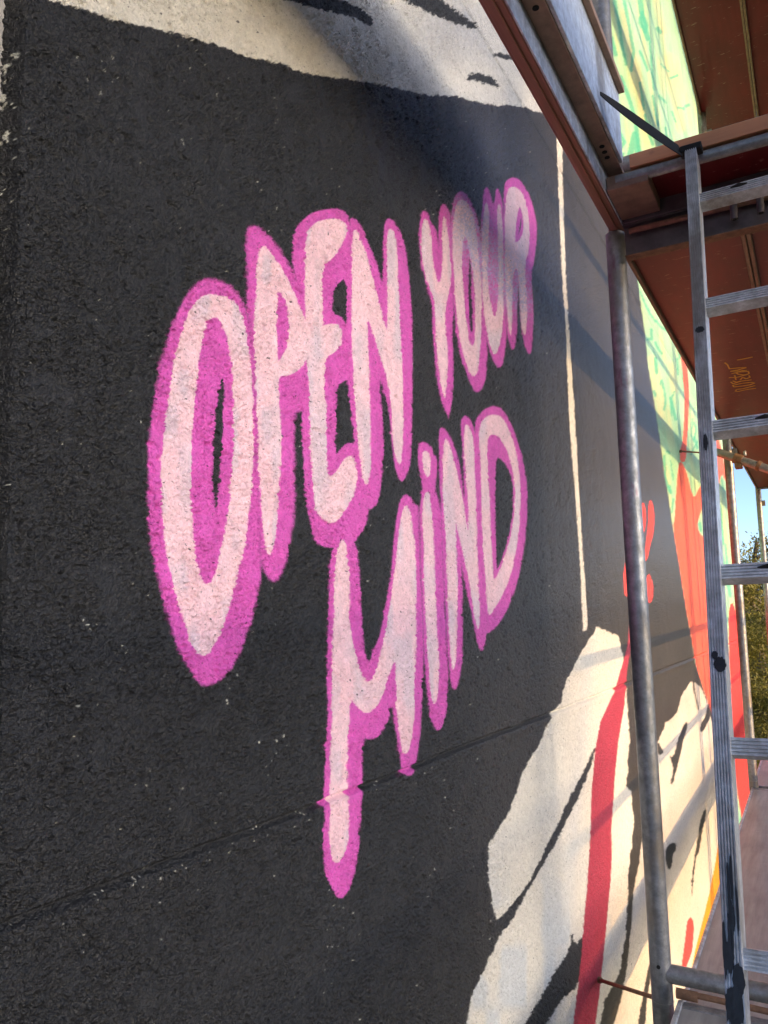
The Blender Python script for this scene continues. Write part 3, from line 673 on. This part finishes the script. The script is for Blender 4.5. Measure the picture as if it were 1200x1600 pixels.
def deck(x0, x1, y0, y1, zu, label, top, stencil=False, grp='plywood scaffold decks'):
    """aluminium framed plywood deck, zu = underside height"""
    t = thing('scaffold_deck', label, 'scaffold deck', (x0, y0, ZC + zu), grp)
    L = x1 - x0; W = y1 - y0
    b = MB(); b.box((.03, .012, .018), (L - .03, W - .012, .052)); b.build('plywood_panel', top, t)
    for a, c in ((0, .0115), (W - .0115, W)):
        b = MB(); b.box((0, a, 0), (L, c, .056), .002); b.build('side_rail', M['brown_steel'] if zu > 0 else M['alu'], t)
    for a, c in ((0, .0295), (L - .0295, L)):
        b = MB(); b.box((a, .0118, .004), (c, W - .0118, .054), .002); b.build('end_cap', M['galv'], t)
    return t
for k in (1, 2):
    x0, x1 = FX[k] + (.03 if k > 1 else .14), FX[k + 1] - .03
    nm = ('second', 'third')[k - 1]
    deck(x0, x1, .0885, YI + .01, .95, 'red brown plywood deck over the %s bay, on the wall side' % nm, M['ply_red'])
    deck(x0, x1, -.27, .0865, .95, 'red brown plywood deck over the %s bay, on the open side' % nm, M['ply_red'])
    x0 = FX[k] + .03
    deck(x0, x1, .0885, YI + .01, -1.115, 'worn grey plywood deck underfoot in the %s bay, on the wall side' % nm, M['ply_grey'])
    deck(x0, x1, -.27, .0865, -1.115, 'worn grey plywood deck underfoot in the %s bay, on the open side' % nm, M['ply_grey'])
for k in (0, 1, 2):
    x0, x1 = FX[k] + .62, FX[k + 1] + .61
    nm = ('first', 'second', 'third')[k]
    deck(x0, x1, .0885, YI + .01, 2.95, 'high red brown plywood deck over the %s bay, on the wall side' % nm, M['ply_red'])
    deck(x0, x1, -.27, .0865, 2.95, 'high red brown plywood deck over the %s bay, on the open side' % nm, M['ply_red'])
    deck(x0, x1, -.27, YI + .01, 4.95, 'topmost plywood deck over the %s bay' % nm, M['ply_red'])
deck(FX[0] + .03, FX[1] - .045, .06, YI - .043, -.957, 'grey metal edged deck at the near end, beside the nearest upright', M['ply_grey'])
deck(FX[0] + .03, FX[1] - .045, -.27, .052, -.957, 'grey metal edged deck at the near end, on the open side', M['ply_grey'])

# near overhead deck with the open hatch
HX = 1.76
hd = thing('hatch_deck', 'access deck overhead with an open hatch, red brown outer rail and aluminium inner frame', 'scaffold deck', (FX[0] + .03, 0, ZC + .95))
ox = FX[0] + .03; LX = FX[1] - .035 - ox; hx = HX - ox
b = MB(); b.box((0, .361, .002), (LX + .165, .396, .075), .002); b.build('outer_rail', M['wood'], hd)
b = MB(); b.box((0, .374, -.003), (LX + .16, .389, .0015), .001); b.build('rail_strip', M['wood'], hd)
b = MB(); b.box((0, .3575, .003), (LX + .12, .3605, .066)); b.build('inner_rail', M['alu_blue'], hd)
b = MB(); b.box((0, .322, .058), (LX, .357, .068), .001); b.build('flange', M['brown_steel'], hd)
for xx in (1.12, 1.155, 1.19, 1.66, 1.685, 1.71):
    b = MB(); b.tube((xx - ox, .340, .0565), (xx - ox, .340, .0595), .0060, 10); b.build('bolt_hole', M['hole'], hd)
b = MB(); b.box((0, .314, .062), (hx - .002, .3215, .245), .001); b.build('hatch_kerb', M['alu_blue'], hd)
b = MB(); b.box((0, .300, .232), (hx - .004, .3135, .247), .001); b.build('kerb_lip', M['brown_steel'], hd)
b = MB(); b.box((hx, -.34, .045), (hx + .02, .300, .078), .001); b.build('hatch_edge', M['orange_edge'], hd)
b = MB(); b.tube((hx + .012, -.34, .028), (hx + .012, .335, .028), .0135, 12); b.build('edge_tube', M['galv'], hd, True)
b = MB(); b.box((hx + .022, -.34, .040), (LX, .300, .056)); b.build('plywood_panel', M['ply_red'], hd)
b = MB(); b.box((hx + .002, .262, .004), (LX - .014, .3565, .0395), .002); b.build('stiffener', M['brown_steel'], hd)
b = MB(); b.box((LX - .012, -.34, -.004), (LX, .3565, .0385), .002); b.build('end_rail', M['dark_steel'], hd)
b = MB(); b.box((-.01, -.345, 0), (LX, -.3415, .06)); b.build('open_side_rail', M['alu'], hd)

# transom beam with hanging pins under the near end of the overhead lift
tb = thing('transom_beam', 'dark steel transom beam across the scaffold below the hatch, with two hanging pins', 'scaffold beam', (FX[1] - .028, 0, ZC + .86))
b = MB(); b.box((0, YO + .03, .004), (.005, YI - .03, .081)); b.build('web', M['dark_steel'], tb)
b = MB(); b.box((-.016, YO + .03, 0), (.020, YI - .03, .0035), .001); b.build('lower_flange', M['rust'], tb)
b = MB(); b.box((-.016, YO + .03, .0815), (.163, .3565, .0855), .001); b.build('top_plate', M['dark_steel'], tb)
b = MB(); b.tube((-.020, YO + .03, .062), (-.020, YI - .045, .062), .0075, 8); b.build('hook_bar', M['rust'], tb, True)
for q, (x, y) in enumerate(((1147, 335), (1188, 318))):
    p = onX(x, y, FX[1] - .06) - tb.location
    b = MB(); b.tube((p.x, p.y, .022), (p.x, p.y, .088), .0085, 12); b.tube((p.x, p.y, .0205), (p.x, p.y, .0225), .0050, 8, mi=1)
    b.tube((p.x, p.y + .006, .080), (p.x, p.y + .018, .080), .0035, 8); b.build('pin', [M['dark_steel'], M['hole']], tb, True)

# lower deck lip, rusty bar and bracket beside the near upright
b = MB(); pa = Vector((FX[1] - .034, YI - .048, ZC - .890)); b.tube(pa, (FX[1] - .050, YO + .05, ZC - .892), .0070, 8)
b.tube(pa + Vector((0, .010, -.004)), pa + Vector((0, -.035, -.004)), .0115, 10)
tag(b.build('locking_bar', M['rust'], None, True), 'thin rusty locking bar lying just below the near transom tube', 'bar')

# wall ties
def tie(a, c, lb):
    b = MB(); b.tube(a, c, .0052, 10); b.tube(c, Vector(c) + (Vector(a) - Vector(c)).normalized() * .012, .009, 10)
    tag(b.build('wall_tie', M['rust'], None, True), lb, 'wall tie', 'thin wall ties')
tie(onX(1026, 1560, FX[1]), onY(936, 1531, D - .002), 'thin wall tie from the nearest upright to the crimson ribbon')
tie(onX(1122, 709, 4.84), onY(1062, 705, D - .002), 'thin wall tie reaching the coral stripe beside the ladder')

# gold-lit tube with coupler on the second upright
a = onX(1119, 706, 4.80); c = onX(1215, 738, 4.77)
gt = thing('tie_tube', 'scaffold tube clamped to the second upright, lit gold, open end towards the wall', 'scaffold tube', a)
b = MB(); d = (c - a); b.tube((0, 0, 0), d, .0235, 18, cap=False); b.tube((0, 0, 0), d * .98, .020, 18); b.build('tube', M['galv'], gt, True)
u_ = d.normalized()
b = MB(); b.tube(u_ * .235, u_ * .255, .0285, 16); b.build('collar', M['rust'], gt, True)
b = MB(); b.tube(u_ * .105, u_ * .150, .030, 16); b.box(u_ * .127 + Vector((-.02, -.02, -.052)), u_ * .127 + Vector((.055, .02, -.02)), .004)
b.build('coupler', M['rust'], gt, True)
b = MB(); b.tube(u_ * .17 + Vector((-.0, 0, .035)), u_ * .17 + Vector((0, 0, .060)), .008, 8); b.build('bolt', M['alu'], gt, True)

# ------------------------------------------------------------------ ladder
LA = Vector((1.676, .147, ZC + .826)); LDv = Vector((-.356, -.018, -1.0)).normalized()
ld = thing('ladder', 'aluminium ladder with ribbed rungs leaning up through the open hatch', 'ladder', LA)
zax = -LDv; yax = Vector((0, 1, 0)); yax = (yax - zax * yax.dot(zax)).normalized(); xax = yax.cross(zax)
ROT = Matrix((xax, yax, zax)).transposed().to_4x4(); ld.matrix_world = Matrix.Translation(LA) @ ROT
def ribbed(b, L0, L1, yc, w, dpt, axis='z', ribs=6):
    """ribbed aluminium box section along z (stile) or y (rung)"""
    prof = []
    n = ribs
    for i in range(n):
        y0 = -w / 2 + w * i / n; y1 = -w / 2 + w * (i + 1) / n; g = w / n
        prof += [(-dpt / 2, y0 + g * .12), (-dpt / 2, y0 + g * .62), (-dpt / 2 + .0030, y0 + g * .66), (-dpt / 2 + .0030, y1)]
    prof += [(dpt / 2, w / 2), (dpt / 2, -w / 2)]
    V = []; nP = len(prof)
    for L in (L0, L1):
        for x, y in prof: V.append((x, yc + y, L) if axis == 'z' else (x, L, yc + y))
    Fs = [(i, (i + 1) % nP, nP + (i + 1) % nP, nP + i) for i in range(nP)] + [tuple(range(nP)), tuple(range(nP, 2 * nP))]
    b.add(V, Fs)
for yc in (.012, -.388):
    b = MB(); ribbed(b, -2.05, .134, yc, .024, .058); b.build('stile', M['alu'], ld)
for k in range(-0, 8):
    b = MB(); zr = -.28 * k - .0; 
    ribbed(b, -.3765, .0005, zr, .027, .030, 'y', 5); b.build('rung', M['alu'], ld)
def blob(x, y, z, ry, rz, sd, th=.0012, drip=0.0):
    rnd = random.Random(sd); n = 30; V = []
    for q in (x, x - th):
        for i in range(n):
            a = 2 * math.pi * i / n; k = random.Random(sd * 31 + i).uniform(.84, 1.06)
            zz = math.sin(a) * rz * k
            if drip and zz < 0 and i % 3 == 0: zz -= drip * random.Random(sd * 7 + i).random()
            V.append((q, y + math.cos(a) * ry * k, z + zz))
    b = MB(); b.add(V, [tuple(range(n)), tuple(range(n, 2 * n))] + [(i, (i + 1) % n, n + (i + 1) % n, n + i) for i in range(n)])
    b.build('paint_drip', M['black_paint'], ld)
for k in range(6):
    blob(-.0291, .012 + random.uniform(-.010, .010), -1.30 - k * .018 - random.random() * .01, random.uniform(.0016, .0028), random.uniform(.03, .055), k + 3)
blob(-.0290, .013, -1.455, .012, .024, 41, .0014, .03); blob(-.0290, .006, -1.425, .008, .02, 42, .0013); blob(-.0290, .016, -1.40, .006, .02, 43, .0012)
blob(-.0290, .010, -1.35, .004, .02, 44); blob(-.0290, .012, -.352, .0085, .007, 45); blob(-.0290, .008, -1.00, .009, .013, 46); blob(-.0290, .015, -.985, .005, .007, 47); blob(-.0290, .012, -.60, .004, .018, 48)
for k, yy in ((0, -.075), (2, -.085), (3, -.07)):
    b = MB(); b.path([(-.0158, yy - .016, -.28 * k + .004), (-.0160, yy, -.28 * k + .005), (-.0158, yy + .016, -.28 * k + .0035)], [.0012, .0042, .0010], 8)
    b.build('rung_hole', M['hole'], ld)

# strap
sp_ = thing('strap', 'black webbing strap pulled from the hatch frame to the top of the ladder', 'strap', (0, 0, 0))
A0 = onY(938, 146, .31); A1 = onZ(1066, 246, .985) + Vector((-.03, 0, 0)); A1.z -= .0
b = MB(); nseg = 14; V = []; Fs = []
for i in range(nseg + 1):
    t = i / nseg; p = A0.lerp(A1, t) + Vector((0, 0, -.002 * math.sin(math.pi * t)))
    wv = Vector((0, 0, 1)).lerp(Vector((.6, .2, .9)), t).normalized() * (.004 + .024 * t ** .8); nv = Vector((.3, 1, 0)).normalized() * .0009
    V += [p - wv - nv, p + wv - nv, p + wv + nv, p - wv + nv]
for i in range(nseg):
    for j in range(4): Fs.append((i * 4 + j, i * 4 + (j + 1) % 4, i * 4 + 4 + (j + 1) % 4, i * 4 + 4 + j))
Fs += [(0, 1, 2, 3), tuple(range(nseg * 4, nseg * 4 + 4))]
b.add(V, Fs); b.build('webbing', M['strap'], sp_, True)
b = MB(); q = A1; b.box(q + Vector((-.012, -.045, -.012)), q + Vector((.02, .0, .004)), .002); b.build('strap_end', M['strap'], sp_)

# stencilled writing on the underside of the second-bay deck
ST = ['620,510 740,490 910,455', '390,560 440,600 480,680', '470,675 620,660 790,650', '790,655 640,695 500,722 640,718 800,702',
      '520,765 650,735 830,722 845,765 760,790 640,775 600,750', '470,840 620,835 830,775', '575,795 600,885', '680,885 720,835 790,862 860,835 845,800',
      '500,920 545,955 700,905 890,882', '690,905 600,925 540,900', '540,985 720,945 900,928 945,945 860,975 700,1000 560,1015 540,985', '590,1095 640,1100 800,1062 975,1042', '590,1095 610,1060 720,1050 960,990']
zt_ = .9665
host = [ch for o in bpy.data.objects if o.get('label') == 'red brown plywood deck over the second bay, on the wall side' for ch in o.children if ch.name.startswith('plywood_panel')][0]
off = -host.parent.location
def marks(name, strokes):
    b = MB()
    for s_ in strokes:
        pts = [onZ(1100 + p[0] / 12, 520 + p[1] / 12, zt_) for p in P(s_)]
        for p0, p1 in zip(pts[:-1], pts[1:]):
            d = p1 - p0
            if d.length > 1e-4: b.tube(p0, p1, .0032 + .0035 * abs(d.normalized().y), 6)
    for i, v in enumerate(b.v): b.v[i] = (v[0], v[1], ZC + zt_ + (v[2] - ZC - zt_) * .12)
    o = b.build(name, M['stencil'], host); o.location = off
marks('stencil_mark', ST[:1]); marks('stencil_mark', ST[1:2]); marks('stencil_lettering', ST[2:])

# ------------------------------------------------------------------ ground, trees, added shade block behind the viewer
def mat_grass():
    m = N('rough grass'); p = m.coord(); n1 = m.noise(p, .25, 6, .6); n2 = m.noise(p, 6, 5, .7)
    col = m.ramp(n1, [(.35, (.05, .065, .018)), (.65, (.10, .105, .03))]); col = m.mix(m.ramp(n2, [(.4, 0.), (.7, .6)]), col, (.14, .12, .05))
    return m.out(col, .9, m.bump(n2, .08, 1.0))
g = MB(); g.add([(-900, -900, 0), (900, -900, 0), (900, 900, 0), (-900, 900, 0)], [(0, 1, 2, 3)])
tag(g.build('ground', mat_grass()), kind='structure')
def mat_leaf(name, c):
    m = N(name); oi = m.n('ShaderNodeNewGeometry'); r = oi.outputs['Random Per Island']
    col = m.ramp(r, [(0, [x * .55 for x in c]), (.6, c), (1, [x * 1.5 for x in c])])
    m.out(col, .6); m.b.inputs['Subsurface Weight'].default_value = 0
    tr = m.n('ShaderNodeBsdfTranslucent'); mx = m.n('ShaderNodeMixShader'); mx.inputs[0].default_value = .35
    m.l(col, tr.inputs[0]); m.l(m.b.outputs[0], mx.inputs[1]); m.l(tr.outputs[0], mx.inputs[2])
    m.l(mx.outputs[0], m.t.nodes['Material Output'].inputs[0]); return m.m
M['bark'] = mat_plain('bark', (.10, .08, .055), .9, 0, .02, 8, .4)
LM = [mat_leaf('yellow green leaves', (.22, .20, .035)), mat_leaf('olive leaves', (.14, .15, .030)), mat_leaf('dark green leaves', (.055, .075, .022))]
def tree(loc, H, Rw, seed, lm, nl, label, droop=0.0, sparse=1.0):
    rnd = random.Random(seed)
    t = thing('tree', label, 'tree', loc, 'trees beyond the scaffold')
    b = MB(); pts = [Vector((0, 0, -.1))]; k = 7
    for i in range(1, k): pts.append(Vector((rnd.uniform(-.15, .15) * i * .3, rnd.uniform(-.15, .15) * i * .3, H * .75 * i / (k - 1))))
    b.path(pts, [.022 * H * (1 - .8 * i / (k - 1)) for i in range(k)], 8)
    tips = []
    for i in range(26):
        f = rnd.uniform(.2, .98); base = pts[0].lerp(pts[-1], f); a = rnd.uniform(0, 6.28); ln = Rw * rnd.uniform(.5, 1.0) * (1.15 - .6 * f)
        up = rnd.uniform(.2, .7) * (1 - droop)
        mid = base + Vector((math.cos(a) * ln * .5, math.sin(a) * ln * .5, ln * up)); e = mid + Vector((math.cos(a + .3) * ln * .5, math.sin(a + .3) * ln * .5, ln * (up * .6 - droop * .5)))
        b.path([base, mid, e], [.008 * H * (1 - f * .5), .004 * H, .0015 * H], 5); tips += [(base, mid, e)]
        for j in range(4):
            s0_ = mid.lerp(e, rnd.random()); a2 = rnd.uniform(0, 6.28)
            e2 = s0_ + Vector((math.cos(a2), math.sin(a2), rnd.uniform(-.2, .8) - droop)) * ln * .38
            b.path([s0_, e2], [.002 * H, .0006 * H], 4); tips.append((s0_, s0_.lerp(e2, .5), e2))
    b.build('trunk', M['bark'], t, True)
    V = np.empty((nl * 4, 3), np.float32)
    rs = np.random.RandomState(seed)
    T = np.array([[list(q) for q in tp] for tp in tips]); k = rs.randint(0, len(T), nl); s = rs.rand(nl, 1) ** .7
    pos = T[k, 1] * (1 - s) + T[k, 2] * s + rs.normal(0, .055 * Rw * sparse, (nl, 3)) * (.4 + rs.rand(len(T))[k][:, None] * 1.6)
    d1 = rs.normal(size=(nl, 3)); d1[:, 2] -= droop * 1.5; d1 /= np.linalg.norm(d1, axis=1, keepdims=True); d2 = np.cross(d1, rs.normal(size=(nl, 3))); d2 /= np.linalg.norm(d2, axis=1, keepdims=True)
    sz = rs.uniform(.025, .055, (nl, 1)) * (H / 8); wd = sz * .42
    V[0::4] = pos - d1 * sz; V[1::4] = pos + d2 * wd; V[2::4] = pos + d1 * sz; V[3::4] = pos - d2 * wd
    me = bpy.data.meshes.new('crown'); me.vertices.add(nl * 4); me.vertices.foreach_set('co', V.ravel())
    me.loops.add(nl * 4); me.loops.foreach_set('vertex_index', np.arange(nl * 4, dtype=np.int32)); me.polygons.add(nl)
    me.polygons.foreach_set('loop_start', np.arange(0, nl * 4, 4, dtype=np.int32)); me.update(calc_edges=True); me.materials.append(lm)
    link(bpy.data.objects.new('crown', me), t)
    return t
tree((19, 1.15, 0), 8.6, 1.9, 11, LM[0], 16000, 'thin leafed pale tree whose bare twigs rise above the others against the sky', .35, 1.4)
tree((15.5, 1.9, 0), 6.2, 2.4, 12, LM[0], 60000, 'bushy yellow green tree right behind the gold lit upright')
tree((16.5, -1.2, 0), 5.9, 2.6, 13, LM[1], 50000, 'olive green tree on the open side of the scaffold')
tree((22, 3.6, 0), 7.0, 2.8, 14, LM[1], 44000, 'round olive tree standing beyond the end of the wall')
tree((24, 0.2, 0), 6.8, 2.9, 15, LM[2], 44000, 'darker green tree in the gap between the two far uprights')
tree((13, .6, 0), 4.6, 2.0, 16, LM[0], 60000, 'low yellow green bush nearest the end of the scaffold')
tree((30, -3.5, 0), 8.0, 3.2, 17, LM[2], 26000, 'dark tree farthest away on the open side')
tree((34, 6.0, 0), 8.5, 3.5, 18, LM[1], 24000, 'distant olive tree behind the round one')

# block added out of view to stop the sun: its long evening shadow ends beside the lettering
BW = 12.0; BX = 2.45 - 11.8 - BW
bb = thing('shade_block', 'tall narrow block added out of view behind the viewer to cast evening shade', 'shade blocker', (BX, -118, 0))
b = MB(); b.box((0, 0, 0), (BW, 14, 36)); b.build('wall', M['concrete'], bb)
pane = mat_plain('shade block glass', (.04, .05, .06), .1)
me0 = None
for r_ in range(11):
    for c_ in range(3):
        if me0 is None:
            q = MB(); q.box((0, 0, 0), (1.6, .06, 1.6)); o0 = q.build('shade_block_window', pane, bb); me0 = o0.data; o = o0
        else:
            o = bpy.data.objects.new('shade_block_window', me0); link(o, bb)
        o.location = (2 + c_ * 4.0, 14.003, 1.6 + r_ * 3.1)
